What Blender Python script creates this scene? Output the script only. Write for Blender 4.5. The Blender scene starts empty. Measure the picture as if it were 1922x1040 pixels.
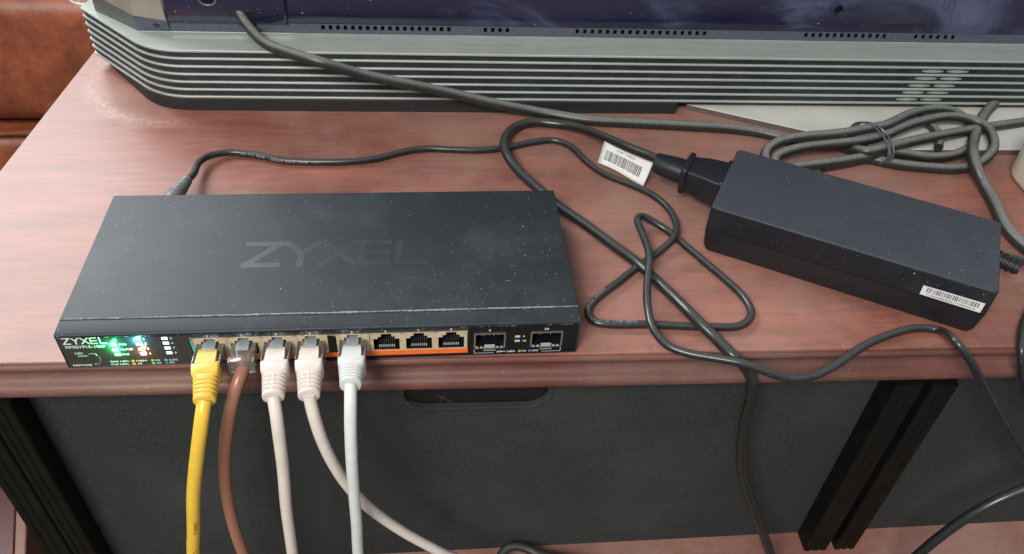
import bpy, bmesh, math, random
from mathutils import Vector, Matrix
rnd = random.Random(7)
S = 0.001                                   # everything below is written in millimetres
SC = bpy.context.scene
COL = SC.collection
R = math.radians

# ------------------------------------------------------------------ camera, world, lamps, exposure
cam_d = bpy.data.cameras.new('camera'); cam = bpy.data.objects.new('camera', cam_d); COL.objects.link(cam)
cam_d.sensor_width = 36; cam_d.lens = 36 * 1551.756 / 1922
cam_d.clip_start = 0.01; cam_d.clip_end = 50
cam.location = (0.176967, -0.282190, 0.315841)
cam.rotation_euler = (0.8262206, -0.0491760, -0.0861572)
SC.camera = cam
w = bpy.data.worlds.new('World'); SC.world = w; w.use_nodes = True
bg = w.node_tree.nodes['Background']; bg.inputs[0].default_value = (0.86, 0.93, 1.0, 1); bg.inputs[1].default_value = 0.26
def lamp(name, loc, target, size, power, color, sy=None):
    d = bpy.data.lights.new(name, 'AREA'); o = bpy.data.objects.new(name, d); COL.objects.link(o)
    d.energy = power; d.color = color; d.size = size
    if sy: d.shape = 'RECTANGLE'; d.size_y = sy
    o.location = loc
    o.rotation_euler = (Vector(target) - Vector(loc)).to_track_quat('-Z', 'Y').to_euler()
lamp('window_light', (-0.95, 1.35, 1.25), (0.1, 0.1, 0), 1.0, 34, (0.92, 0.97, 1.0), 0.9)
lamp('front_fill', (-0.45, -1.15, 1.35), (0.2, 0, -0.1), 0.7, 25, (1.0, 0.965, 0.91), 0.6)  # added fill from the camera side for the plug fronts; source unseen
SC.view_settings.view_transform = 'Standard'; SC.view_settings.look = 'None'
SC.view_settings.exposure = 0.5; SC.view_settings.gamma = 1.0

# ------------------------------------------------------------------ materials
def lin(r, g, b):
    f = lambda c: ((c / 255 + 0.055) / 1.055) ** 2.4 if c > 10 else c / 255 / 12.92
    return (f(r), f(g), f(b), 1)
class Mat:
    def __init__(s, name):
        s.m = bpy.data.materials.new(name); s.m.use_nodes = True
        s.nt = s.m.node_tree; s.n = s.nt.nodes; s.l = s.nt.links
        s.b = s.n['Principled BSDF']; s.co = s.n.new('ShaderNodeTexCoord').outputs['Object']
    def link(s, a, b): s.l.new(a, b); return b
    def mapping(s, scale, loc=(0, 0, 0), rot=(0, 0, 0)):
        m = s.n.new('ShaderNodeMapping'); m.inputs['Scale'].default_value = scale
        m.inputs['Location'].default_value = loc; m.inputs['Rotation'].default_value = rot
        s.l.new(s.co, m.inputs[0]); return m.outputs[0]
    def noise(s, scale, detail=4, rough=.55, vec=None, dist=0):
        n = s.n.new('ShaderNodeTexNoise'); n.inputs['Scale'].default_value = scale
        n.inputs['Detail'].default_value = detail; n.inputs['Roughness'].default_value = rough
        n.inputs['Distortion'].default_value = dist
        s.l.new(vec if vec else s.co, n.inputs['Vector']); return n.outputs[0]
    def ramp(s, fac, p0, p1, c0=0., c1=1.):
        r = s.n.new('ShaderNodeMapRange'); r.inputs[1].default_value = p0; r.inputs[2].default_value = p1
        r.inputs[3].default_value = c0; r.inputs[4].default_value = c1; r.interpolation_type = 'SMOOTHSTEP'
        s.l.new(fac, r.inputs[0]); return r.outputs[0]
    def math(s, op, a, b=None):
        m = s.n.new('ShaderNodeMath'); m.operation = op
        for i, v in enumerate((a, b)):
            if v is None: continue
            if isinstance(v, (int, float)): m.inputs[i].default_value = v
            else: s.l.new(v, m.inputs[i])
        return m.outputs[0]
    def mix(s, fac, a, b):
        m = s.n.new('ShaderNodeMix'); m.data_type = 'RGBA'
        if isinstance(fac, float): m.inputs[0].default_value = fac
        else: s.l.new(fac, m.inputs[0])
        for i, v in ((6, a), (7, b)):
            if isinstance(v, tuple): m.inputs[i].default_value = v
            else: s.l.new(v, m.inputs[i])
        return m.outputs[2]
    def specks(s, scale, size, keep, seed=0):
        wv = s.n.new('ShaderNodeTexNoise'); wv.inputs['Scale'].default_value = scale * 1.7; s.l.new(s.co, wv.inputs['Vector'])
        ad = s.n.new('ShaderNodeVectorMath'); ad.operation = 'MULTIPLY_ADD'
        s.l.new(wv.outputs['Color'], ad.inputs[0]); ad.inputs[1].default_value = (.6 / scale,) * 3
        mp = s.mapping((1, 1, 1), (seed * .013, seed * .007, 0)); s.l.new(mp, ad.inputs[2])
        v = s.n.new('ShaderNodeTexVoronoi'); v.inputs['Scale'].default_value = scale; s.l.new(ad.outputs[0], v.inputs['Vector'])
        sp = s.n.new('ShaderNodeSeparateColor'); s.l.new(v.outputs['Color'], sp.inputs[0])
        sz = s.math('MULTIPLY', sp.outputs[1], size)
        a = s.math('LESS_THAN', v.outputs['Distance'], sz)
        return s.math('MULTIPLY', a, s.math('GREATER_THAN', sp.outputs[0], 1 - keep))
    def up(s, lo=0.1, hi=1.0):
        g = s.n.new('ShaderNodeNewGeometry'); sx = s.n.new('ShaderNodeSeparateXYZ'); s.l.new(g.outputs['Normal'], sx.inputs[0])
        return s.ramp(sx.outputs[2], lo, hi)
    def bump(s, h, strength=.3, dist=.0003):
        b = s.n.new('ShaderNodeBump'); b.inputs['Strength'].default_value = strength; b.inputs['Distance'].default_value = dist
        s.l.new(h, b.inputs['Height']); s.l.new(b.outputs[0], s.b.inputs['Normal'])
    def set(s, base=None, rough=.5, metal=0., spec=.5, **k):
        if base is not None:
            if isinstance(base, tuple): s.b.inputs['Base Color'].default_value = base
            else: s.l.new(base, s.b.inputs['Base Color'])
        if isinstance(rough, (int, float)): s.b.inputs['Roughness'].default_value = rough
        else: s.l.new(rough, s.b.inputs['Roughness'])
        s.b.inputs['Metallic'].default_value = metal; s.b.inputs['Specular IOR Level'].default_value = spec
        for kk, v in k.items(): s.b.inputs[kk].default_value = v
        return s.m
def simple(name, c, rough=.5, metal=0., var=.12, nscale=300, spec=.5, bump=.0, dust=0., **k):
    m = Mat(name); n = m.noise(nscale, 5)
    dk = tuple(v * (1 - var) for v in c[:3]) + (1,); lt = tuple(min(1, v * (1 + var)) for v in c[:3]) + (1,)
    b = m.mix(m.ramp(n, .3, .7), dk, lt)
    if dust: b = m.mix(m.math('MULTIPLY', m.up(), m.ramp(m.noise(900, 4), .25, .75, dust * .3, dust)), b, (.42, .41, .39, 1))
    if bump: m.bump(n, bump)
    return m.set(b, rough, metal, spec, **k)

def wood_mat(name, dark, light, dust, rough, arc=False):
    m = Mat(name)
    g = m.noise(1, 6, .65, m.mapping((5, 26, 26)), .9)
    g2 = m.noise(1, 5, .7, m.mapping((26, 330, 330)), .4)
    f = m.noise(1, 4, .75, m.mapping((130, 2600, 2600)))
    b = m.mix(m.ramp(m.math('ADD', m.math('MULTIPLY', g, .55), m.math('MULTIPLY', g2, .45)), .32, .68), dark, light)
    b = m.mix(m.math('MULTIPLY', m.ramp(f, .5, .72), .4), b, tuple(v * .5 for v in dark[:3]) + (1,))
    big = m.noise(5, 6, .7, None, .3)
    fine = m.noise(1500, 3, .75)
    d = m.math('MULTIPLY', m.ramp(big, .34, .66, dust * .35, dust * 1.4), m.ramp(fine, .32, .68, .6, 1.25))
    if arc:                                    # dust swept into an arc round the corner of the display base
        sx = m.n.new('ShaderNodeSeparateXYZ'); m.l.new(m.co, sx.inputs[0])
        dx = m.math('SUBTRACT', sx.outputs[0], .00476 - .2); dy = m.math('SUBTRACT', sx.outputs[1], .2889 - .15)
        r = m.math('SQRT', m.math('ADD', m.math('MULTIPLY', dx, dx), m.math('MULTIPLY', dy, dy)))
        r = m.math('ADD', r, m.math('MULTIPLY', m.math('SUBTRACT', m.noise(60, 5), .5), .012))
        a = m.ramp(m.math('ABSOLUTE', m.math('SUBTRACT', r, .0701)), .0, .011, 1., 0.)
        a = m.math('MULTIPLY', a, m.ramp(dx, -.09, -.05, 0., 1.)); a = m.math('MULTIPLY', a, m.ramp(dx, -.02, .035, 1., 0.))
        d = m.math('ADD', d, m.math('MULTIPLY', m.math('MULTIPLY', a, m.ramp(m.noise(300, 5, .7), .3, .65)), .36))
    b = m.mix(d, b, (.62, .46, .39, 1))
    sp = m.specks(420, .13, .14)
    b = m.mix(m.math('MULTIPLY', sp, .5), b, (.75, .68, .62, 1))
    m.bump(f, .15, .0002)
    return m.set(b, m.ramp(big, .3, .7, rough, rough + .12))

M = {}
M['wood'] = wood_mat('mahogany veneer', (.125, .030, .018, 1), (.33, .086, .050, 1), .25, .40, True)
M['wood_edge'] = wood_mat('mahogany moulding', (.065, .015, .010, 1), (.17, .042, .030, 1), .12, .48)
M['wood_shelf'] = wood_mat('mahogany shelf', (.16, .045, .032, 1), (.28, .09, .06, 1), .28, .45)
M['black_wood'] = simple('dark stained post', (.0045, .0045, .004, 1), .5, var=.3, nscale=90, bump=.1, spec=.2)
def panel_mat():
    m = Mat('charcoal back board'); n = m.noise(950, 5, .85); n2 = m.noise(9, 5, .65)
    b = m.mix(m.ramp(n, .28, .78), (.012, .014, .014, 1), (.054, .060, .059, 1))
    b = m.mix(m.math('MULTIPLY', m.ramp(n2, .42, .8), .22), b, (.11, .12, .118, 1))
    b = m.mix(m.math('MULTIPLY', m.specks(420, .12, .12), .3), b, (.4, .42, .42, 1))
    m.bump(n, .5, .0004); return m.set(b, .8, 0, .3)
M['panel'] = panel_mat()
def switch_mat(name, base, k=1., dust=.03):
    m = Mat(name); n = m.noise(2600, 2, .6); c = m.noise(22, 4, .6); top_sheen = m.up(.5, 1.)
    b = m.mix(m.ramp(n, .3, .7), base, tuple(v * 1.35 for v in base[:3]) + (1,))
    b = m.mix(m.math('MULTIPLY', m.ramp(c, .45, .8), .06 * k), b, (.3, .33, .34, 1))
    b = m.mix(m.math('MULTIPLY', top_sheen, dust), b, (.25, .28, .34, 1))  # top sheen painted as a blue-grey tint; the dust value sets its strength
    mask = m.ramp(m.noise(16, 3), .38, .68, .35, 1.)
    s1 = m.math('MULTIPLY', m.specks(720, .24, .22), mask); s2 = m.math('MULTIPLY', m.specks(300, .11, .16, 3), mask)
    b = m.mix(m.math('MULTIPLY', s1, .6 * k), b, (.4, .43, .45, 1)); b = m.mix(m.math('MULTIPLY', s2, .7 * k), b, (.62, .66, .68, 1))
    m.bump(n, .25, .0001)
    return m.set(b, .5, 0, .4)
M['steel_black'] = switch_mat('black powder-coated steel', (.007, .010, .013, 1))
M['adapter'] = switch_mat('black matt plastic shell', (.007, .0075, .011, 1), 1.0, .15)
M['adapter_low'] = simple('black plastic lower shell', (.012, .013, .018, 1), .5, var=.2, nscale=900)
M['dust_line'] = simple('settled dust', (.24, .26, .27, 1), .9, var=.5, nscale=700)
M['gloss_black'] = simple('glossy black front plate', (.009, .009, .011, 1), .16, var=.2)
M['brass'] = simple('nickel brass shield', (.74, .60, .40, 1), .42, .3, var=.12, nscale=500)
M['tin'] = simple('bright tin tab', (.85, .82, .76, 1), .3, .6)
M['cavity'] = simple('dark socket lining', (.008, .008, .010, 1), .35)
M['gold'] = simple('gold contact', (.9, .86, .75, 1), .25, .5)
M['pin_dark'] = simple('shaded pin', (.035, .03, .035, 1), .4, .3)
M['orange'] = simple('orange printed band', (.90, .17, .03, 1), .5, var=.06)
M['cyan_edge'] = simple('cyan reflective edge', (.12, .52, .52, 1), .3)
M['silver'] = simple('stamped steel cage', (.55, .56, .55, 1), .3, .9)
M['white_print'] = simple('white print', (.85, .87, .88, 1), .6, var=.05)
M['dim_print'] = simple('grey gloss lettering', (.030, .037, .044, 1), .38, var=.2, nscale=60)
M['lens'] = simple('unlit light window', (.55, .60, .60, 1), .4)
for nm, c in (('yellow_dot', (.85, .48, .03, 1)), ('green_dot', (.22, .55, .06, 1)), ('blue_dot', (.04, .30, .62, 1)), ('cyan_dot', (.10, .45, .62, 1)), ('deepblue_dot', (.05, .17, .42, 1))):
    M[nm] = simple(nm.replace('_', ' '), c, .5)
def emit(name, c, s):
    m = Mat(name); m.set((c[0], c[1], c[2], 1), .4); m.b.inputs['Emission Color'].default_value = (*c, 1); m.b.inputs['Emission Strength'].default_value = s
    return m.m
M['led_green'] = emit('lit green lamp', (.35, 1, .55), 9)
M['led_green2'] = emit('lit pale green lamp', (.5, 1, .7), 2.2)
M['led_cyan'] = emit('lit cyan lamp', (.45, .97, 1), 6)
M['led_amber'] = emit('lit amber lamp', (1, .72, .55), 3.5)
M['led_white'] = emit('lit white lamp', (.75, 1, 1), 1.2)
def film_mat():
    m = Mat('clear protective film'); tr = m.n.new('ShaderNodeBsdfTransparent'); gl = m.n.new('ShaderNodeBsdfGlossy'); gl.inputs['Roughness'].default_value = .08
    df = m.n.new('ShaderNodeBsdfDiffuse'); df.inputs[0].default_value = (.7, .72, .72, 1)
    wv = m.noise(40, 4, .6); bp = m.n.new('ShaderNodeBump'); bp.inputs['Strength'].default_value = .8; bp.inputs['Distance'].default_value = .003
    m.l.new(wv, bp.inputs['Height']); m.l.new(bp.outputs[0], gl.inputs['Normal'])
    m1 = m.n.new('ShaderNodeMixShader'); m1.inputs[0].default_value = .035; m.l.new(tr.outputs[0], m1.inputs[1]); m.l.new(df.outputs[0], m1.inputs[2])
    m2 = m.n.new('ShaderNodeMixShader'); m2.inputs[0].default_value = .10; m.l.new(m1.outputs[0], m2.inputs[1]); m.l.new(gl.outputs[0], m2.inputs[2])
    m.l.new(m2.outputs[0], m.n['Material Output'].inputs[0]); return m.m
M['film'] = film_mat()
def clear_mat(name, tint, dif, amt):
    m = Mat(name); tr = m.n.new('ShaderNodeBsdfTransparent'); tr.inputs[0].default_value = tint
    gl = m.n.new('ShaderNodeBsdfGlossy'); gl.inputs['Roughness'].default_value = .12
    df = m.n.new('ShaderNodeBsdfDiffuse'); df.inputs[0].default_value = dif
    lw = m.n.new('ShaderNodeLayerWeight'); lw.inputs[0].default_value = .25
    m1 = m.n.new('ShaderNodeMixShader'); m1.inputs[0].default_value = amt; m.l.new(tr.outputs[0], m1.inputs[1]); m.l.new(df.outputs[0], m1.inputs[2])
    fac = m.math('ADD', m.math('MULTIPLY', lw.outputs['Fresnel'], .6), .05)
    m2 = m.n.new('ShaderNodeMixShader'); m.l.new(fac, m2.inputs[0]); m.l.new(m1.outputs[0], m2.inputs[1]); m.l.new(gl.outputs[0], m2.inputs[2])
    m.l.new(m2.outputs[0], m.n['Material Output'].inputs[0]); return m.m
M['clear'] = clear_mat('clear polycarbonate plug', (.80, .80, .78, 1), (.55, .53, .50, 1), .20)
M['clear_latch'] = clear_mat('smoky clear latch', (.72, .78, .80, 1), (.62, .70, .72, 1), .45)
def cord_mat(name, c, dust, rough=.42):
    m = Mat(name); n = m.noise(260, 4, .6)
    b = m.mix(m.ramp(n, .3, .7), tuple(v * .8 for v in c[:3]) + (1,), tuple(v * 1.2 for v in c[:3]) + (1,))
    d = m.math('MULTIPLY', m.up(.35, 1.1), m.ramp(m.noise(500, 5, .7), .25, .75, dust * .55, dust))  # dust on upward sides, raised to paint the cords' pale highlights as well
    b = m.mix(d, b, (.44, .44, .41, 1))
    b = m.mix(m.math('MULTIPLY', m.specks(700, .2, .2), min(1, .25 + dust)), b, (.5, .5, .48, 1))
    return m.set(b, rough, 0, .6)
M['cord_black'] = cord_mat('black vinyl cord', (.014, .016, .018, 1), .13, .3)
M['cord_power'] = cord_mat('black rubber mains cord', (.013, .015, .015, 1), .14, .3)
M['cord_dusty'] = cord_mat('dusty grey mains cord', (.020, .022, .020, 1), .62, .42)
M['cord_hang'] = cord_mat('dark lead', (.012, .014, .013, 1), .1, .4)
M['plug_grey'] = cord_mat('highlit rubber plug', (.11, .12, .115, 1), .25, .35)  # pale reflected highlight put into the plug's base colour
M['print_cord'] = simple('pale ink on cord', (.30, .31, .31, 1), .6)
def soft(name, c, sub=.0, rough=.3, sc=200):
    return simple(name, c, rough, var=.05, nscale=sc)
M['yellow'] = soft('yellow vinyl', (.86, .54, .06, 1)); M['yellow_boot'] = soft('yellow moulded boot', (.80, .50, .075, 1))
M['brown'] = soft('brown vinyl', (.34, .15, .10, 1), rough=.27)
M['cream'] = soft('cream vinyl', (.76, .67, .59, 1)); M['cream_boot'] = soft('cream moulded boot', (.66, .57, .51, 1), rough=.45)
M['pale_grey'] = soft('pale grey vinyl', (.70, .72, .70, 1)); M['pale_grey_boot'] = soft('pale grey moulded boot', (.56, .565, .55, 1), rough=.45)
M['ink_yellow'] = simple('faint print on yellow', (.50, .24, .02, 1), .6)
for nm, c in (('wire_teal', (.04, .35, .36, 1)), ('wire_blue', (.05, .22, .6, 1)), ('wire_orange', (.75, .18, .08, 1)), ('wire_white', (.75, .72, .68, 1)), ('wire_green', (.08, .3, .12, 1)), ('wire_brown', (.3, .12, .06, 1))):
    M[nm] = simple(nm.replace('_', ' '), c, .5)
M['paper'] = simple('white paper label', (.78, .77, .74, 1), .65, var=.04, nscale=120)
M['ink'] = simple('black ink', (.10, .10, .10, 1), .7)
M['alu'] = None
def alu():
    m = Mat('brushed grey-green aluminium'); n = m.noise(1, 4, .6, m.mapping((12, 500, 500))); n2 = m.noise(40, 5, .7)
    b = m.mix(m.ramp(n, .3, .7), (.36, .39, .36, 1), (.46, .50, .46, 1))
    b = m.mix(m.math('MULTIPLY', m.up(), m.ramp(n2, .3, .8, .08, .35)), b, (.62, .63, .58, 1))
    return m.set(b, .5, .3)
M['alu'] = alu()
M['spacer'] = simple('grey green spacer', (.30, .36, .31, 1), .6)
M['base_dark'] = simple('dark gap lining', (.020, .026, .032, 1), .5, var=.3, nscale=80)
M['plinth'] = simple('black base plinth', (.018, .019, .021, 1), .6, var=.25, nscale=500, dust=.2)
M['plate_top'] = simple('satin silver foot plate', (.72, .71, .66, 1), .5, .1, var=.08, nscale=25)
M['plate_edge'] = simple('brownish plate edge', (.16, .13, .115, 1), .5, .3)
def tv_gloss(name, c, sm):
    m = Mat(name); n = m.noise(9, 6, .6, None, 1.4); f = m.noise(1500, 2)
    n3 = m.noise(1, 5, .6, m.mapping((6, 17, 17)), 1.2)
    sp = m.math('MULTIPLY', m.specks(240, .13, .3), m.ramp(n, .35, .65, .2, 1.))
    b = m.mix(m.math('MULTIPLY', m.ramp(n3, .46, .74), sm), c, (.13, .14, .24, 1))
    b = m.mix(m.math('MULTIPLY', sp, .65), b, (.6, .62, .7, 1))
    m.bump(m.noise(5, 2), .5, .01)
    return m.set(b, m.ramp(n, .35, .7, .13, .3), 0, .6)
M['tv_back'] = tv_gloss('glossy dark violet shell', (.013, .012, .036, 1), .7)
M['tv_strip'] = simple('matt slate strip', (.075, .085, .115, 1), .55, var=.12, nscale=400)
M['tv_hole'] = simple('black opening', (.004, .004, .005, 1), .6)
M['bronze'] = simple('champagne metal cheek', (.42, .36, .30, 1), .32, .7, var=.2, nscale=30)
M['grey_cheek'] = simple('grey metal cheek', (.13, .135, .13, 1), .5, .3)
M['screw'] = simple('steel screw', (.25, .27, .28, 1), .35, .9)
M['glass_edge'] = clear_mat('clear glass edge', (.9, .88, .86, 1), (.8, .8, .8, 1), .12)
M['glass_rim'] = simple('bright glass rim', (.85, .86, .86, 1), .2)
def leather():
    m = Mat('tan leather'); n = m.noise(16, 6, .75); v = m.noise(700, 4, .7)
    b = m.mix(m.ramp(n, .3, .75), (.16, .04, .018, 1), (.44, .12, .055, 1))
    m.bump(v, .35, .0005); return m.set(b, .42)
M['leather'] = leather()
def carpet():
    m = Mat('mottled carpet'); n = m.noise(180, 5, .8)
    b = m.mix(m.ramp(n, .35, .65), (.035, .028, .014, 1), (.30, .25, .14, 1)); m.bump(n, 1., .004); return m.set(b, .95)
M['carpet'] = carpet()
M['red_wood'] = wood_mat('dark red wood', (.07, .012, .010, 1), (.12, .024, .018, 1), .04, .35)
M['tan_wood'] = wood_mat('worn tan wood', (.20, .09, .06, 1), (.30, .15, .10, 1), .2, .45)
M['ivory'] = simple('ivory plastic', (.66, .63, .50, 1), .35, var=.04)
M['tie'] = simple('grey coated wire tie', (.16, .17, .18, 1), .22, .5)
M['cobweb'] = simple('dusty cobweb', (.16, .16, .15, 1), .9)

# ------------------------------------------------------------------ object helpers
ORG = {}
def thing(name, label, cat, loc=(0, 0, 0), group=None):
    o = bpy.data.objects.new(name, None); COL.objects.link(o); o.empty_display_size = .01
    o.location = Vector(loc) * S; o['label'] = label; o['category'] = cat
    if group: o['group'] = group
    ORG[o.name] = Vector(loc); return o
def mk(name, verts, faces, mat, parent=None, bevel=0, seg=2, smooth=35, label=None, loc=None, mats=None, fm=None):
    og = ORG.get(parent.name, Vector()) if parent else Vector(loc or (0, 0, 0))
    me = bpy.data.meshes.new(name)
    me.from_pydata([(Vector(v) - og) * S for v in verts], [], faces)
    bm = bmesh.new(); bm.from_mesh(me); bmesh.ops.remove_doubles(bm, verts=bm.verts, dist=1e-7)
    bmesh.ops.recalc_face_normals(bm, faces=bm.faces); bm.to_mesh(me); bm.free()
    for m in (mats or [mat]): me.materials.append(M[m])
    o = bpy.data.objects.new(name, me); COL.objects.link(o)
    if parent: o.parent = parent
    else: o.location = og * S
    if fm and len(me.polygons) == len(fm):
        for p, i in zip(me.polygons, fm): p.material_index = i
    if smooth:
        me.shade_smooth(); me.set_sharp_from_angle(angle=R(smooth))
    if bevel:
        md = o.modifiers.new('bevel', 'BEVEL'); md.width = bevel * S; md.segments = seg; md.limit_method = 'ANGLE'; md.angle_limit = R(35); md.harden_normals = True
    if label: o['label'] = label
    ORG[o.name] = og; return o
def tag(o, label, cat, group=None):
    o['label'] = label; o['category'] = cat
    if group: o['group'] = group
    return o
def struct(o, kind='structure'): o['kind'] = kind; return o
TH = R(-1.13)
def tf(v):                                    # the furniture stands turned one degree against the switch
    c, s = math.cos(TH), math.sin(TH); return (v[0] * c - v[1] * s, v[0] * s + v[1] * c, v[2])
def box(x0, x1, y0, y1, z0, z1, f=None):
    v = [(x, y, z) for z in (z0, z1) for y in (y0, y1) for x in (x0, x1)]
    if f: v = [f(q) for q in v]
    return v, [(0, 2, 3, 1), (4, 5, 7, 6), (0, 1, 5, 4), (1, 3, 7, 5), (3, 2, 6, 7), (2, 0, 4, 6)]
def join(parts):
    V, F = [], []
    for v, f in parts:
        n = len(V); V += list(v); F += [tuple(i + n for i in q) for q in f]
    return V, F
def loft(rings, caps=True, closed=True):
    V, F = [], []
    n = len(rings[0])
    for r in rings: V += list(r)
    for i in range(len(rings) - 1):
        for j in range(n if closed else n - 1):
            k = (j + 1) % n; F.append((i * n + j, i * n + k, (i + 1) * n + k, (i + 1) * n + j))
    if caps: F.append(tuple(range(n))[::-1]); F.append(tuple((len(rings) - 1) * n + j for j in range(n)))
    return V, F
def rrect(w, h, r, seg=4):
    r = min(r, w / 2 - .001, h / 2 - .001); out = []
    for cx, cy, a0 in ((w / 2 - r, h / 2 - r, 0), (-w / 2 + r, h / 2 - r, 90), (-w / 2 + r, -h / 2 + r, 180), (w / 2 - r, -h / 2 + r, 270)):
        for k in range(seg + 1):
            a = R(a0 + 90 * k / seg); out.append((cx + r * math.cos(a), cy + r * math.sin(a)))
    return out
def catmull(pts, step=1.6):
    P = [Vector(p) for p in pts]; P = [P[0] * 2 - P[1]] + P + [P[-1] * 2 - P[-2]]; out = []
    for i in range(1, len(P) - 2):
        p0, p1, p2, p3 = P[i - 1:i + 3]; n = max(2, int((p2 - p1).length / step))
        d1, d2, d3 = [max((b - a).length, 1e-3) ** .5 for a, b in ((p0, p1), (p1, p2), (p2, p3))]
        t0 = 0; t1 = d1; t2 = t1 + d2; t3 = t2 + d3
        for k in range(n):
            t = t1 + (t2 - t1) * k / n
            A1 = p0 * ((t1 - t) / d1) + p1 * (t / d1); A2 = p1 * ((t2 - t) / d2) + p2 * ((t - t1) / d2); A3 = p2 * ((t3 - t) / d3) + p3 * ((t - t2) / d3)
            B1 = A1 * ((t2 - t) / (t2 - t0)) + A2 * ((t - t0) / (t2 - t0)); B2 = A2 * ((t3 - t) / (t3 - t1)) + A3 * ((t - t1) / (t3 - t1))
            out.append(B1 * ((t2 - t) / d2) + B2 * ((t - t1) / d2))
    out.append(P[-2]); return out
def frames(path):
    T = []
    for i in range(len(path)):
        a = path[max(0, i - 1)]; b = path[min(len(path) - 1, i + 1)]; T.append((b - a).normalized())
    up = Vector((0, 0, 1)); n = up - T[0] * up.dot(T[0])
    if n.length < .1: n = Vector((0, -1, 0)) - T[0] * T[0].dot(Vector((0, -1, 0)))
    n.normalize(); N = [n]
    for i in range(1, len(path)):
        n = N[-1] - T[i] * N[-1].dot(T[i]); n.normalize(); N.append(n)
    return T, N
def smoothpath(path, it=6):
    for _ in range(it):
        path = [path[0]] + [(path[i - 1] + path[i] * 2 + path[i + 1]) / 4 for i in range(1, len(path) - 1)] + [path[-1]]
    return path
def tube(pts, r, seg=14, step=1.6, flat=1., it=6):
    path = smoothpath(catmull(pts, step), it); T, N = frames(path); rings = []
    for p, t, n in zip(path, T, N):
        b = t.cross(n)
        rings.append([p + n * (r * flat * math.cos(2 * math.pi * k / seg)) + b * (r * math.sin(2 * math.pi * k / seg)) for k in range(seg)])
    return loft(rings)
_fc = {}
def glyphs(txt, bold=0.):
    key = (txt, bold)
    if key not in _fc:
        c = bpy.data.curves.new('lettering', 'FONT'); c.body = txt; c.size = 1; c.extrude = 0; c.resolution_u = 2; c.offset = bold
        o = bpy.data.objects.new('lettering', c); COL.objects.link(o)
        dg = bpy.context.evaluated_depsgraph_get(); me = o.evaluated_get(dg).to_mesh()
        V = [tuple(v.co) for v in me.vertices]; F = [tuple(p.vertices) for p in me.polygons]
        bpy.data.objects.remove(o); _fc[key] = (V, F)
    return _fc[key]
def text(txt, o, ux, uy, width=None, height=1., mat='white_print', parent=None, bold=.01, label=None, lift=0.):
    """flat print: o lower left corner, ux/uy unit directions; width in mm stretches the line"""
    V, F = glyphs(txt, bold); xs = [v[0] for v in V]; x0, x1 = min(xs), max(xs)
    sx = width / (x1 - x0) if width else height / .7
    o, ux, uy = Vector(o), Vector(ux), Vector(uy); nz = ux.cross(uy).normalized()
    vv = [o + ux * ((v[0] - x0) * sx) + uy * (v[1] * height / .7) + nz * lift for v in V]
    return mk('lettering', vv, F, mat, parent, smooth=0, label=label or 'print reading ' + txt)
def text_on_cord(txt, pts, r, s0, ch, side, mat, parent, label, it=6, flip=False, stretch=1.):
    path = smoothpath(catmull(pts, 1.0), it); L = [0]
    for i in range(1, len(path)): L.append(L[-1] + (path[i] - path[i - 1]).length)
    V, F = glyphs(txt, .012); W = []
    side = Vector(side).normalized()
    def at(s):
        import bisect
        i = min(max(bisect.bisect(L, s), 1), len(path) - 1); k = (s - L[i - 1]) / max(L[i] - L[i - 1], 1e-6)
        return path[i - 1].lerp(path[i], k), (path[i] - path[i - 1]).normalized()
    for v in V:
        s = v[0] * ch / .7 * stretch; h = (v[1] / .7 - .5) * ch
        p, t = at(s0 + (s if not flip else -s)); n = (side - t * t.dot(side)).normalized(); b = n.cross(t) * (-1 if flip else 1)
        a = h / r
        W.append(p + (n * math.cos(a) + b * math.sin(a)) * (r + .06))
    return mk('lettering', W, F, mat, parent, smooth=0, label=label)
def plate(xs0, xs1, zs0, zs1, holes, y, depth, f=None):
    """flat wall facing -Y with recessed pockets; holes = list of lists of (x0,x1,z0,z1). returns V,F,faceslot"""
    X = sorted({xs0, xs1, *[r[i] for h in holes for r in h for i in (0, 1)]}); Z = sorted({zs0, zs1, *[r[i] for h in holes for r in h for i in (2, 3)]})
    def inh(i, j):
        if i < 0 or j < 0 or i >= len(X) - 1 or j >= len(Z) - 1: return False
        cx = (X[i] + X[i + 1]) / 2; cz = (Z[j] + Z[j + 1]) / 2
        return any(r[0] < cx < r[1] and r[2] < cz < r[3] for h in holes for r in h)
    V, F, Ms = [], [], []
    def q(a, b, c, d, m):
        n = len(V); V.extend([a, b, c, d] if not f else [f(a), f(b), f(c), f(d)]); F.append((n, n + 1, n + 2, n + 3)); Ms.append(m)
    for i in range(len(X) - 1):
        for j in range(len(Z) - 1):
            a, b, c, d = X[i], X[i + 1], Z[j], Z[j + 1]; h = inh(i, j); yy = y + depth if h else y
            q((a, yy, c), (b, yy, c), (b, yy, d), (a, yy, d), 1 if h else 0)
            if h:
                if not inh(i - 1, j): q((a, y, c), (a, yy, c), (a, yy, d), (a, y, d), 1)
                if not inh(i + 1, j): q((b, yy, c), (b, y, c), (b, y, d), (b, yy, d), 1)
                if not inh(i, j - 1): q((a, y, c), (b, y, c), (b, yy, c), (a, yy, c), 1)
                if not inh(i, j + 1): q((a, yy, d), (b, yy, d), (b, y, d), (a, y, d), 1)
    return V, F, Ms
def mkplate(name, args, m0, m1, parent, **k):
    V, F, Ms = plate(*args)
    og = ORG[parent.name]; me = bpy.data.meshes.new(name); me.from_pydata([(Vector(v) - og) * S for v in V], [], F)
    me.materials.append(M[m0]); me.materials.append(M[m1])
    for p, i in zip(me.polygons, Ms): p.material_index = i
    o = bpy.data.objects.new(name, me); COL.objects.link(o); o.parent = parent; ORG[o.name] = og
    if 'label' in k: o['label'] = k['label']
    return o
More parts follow.
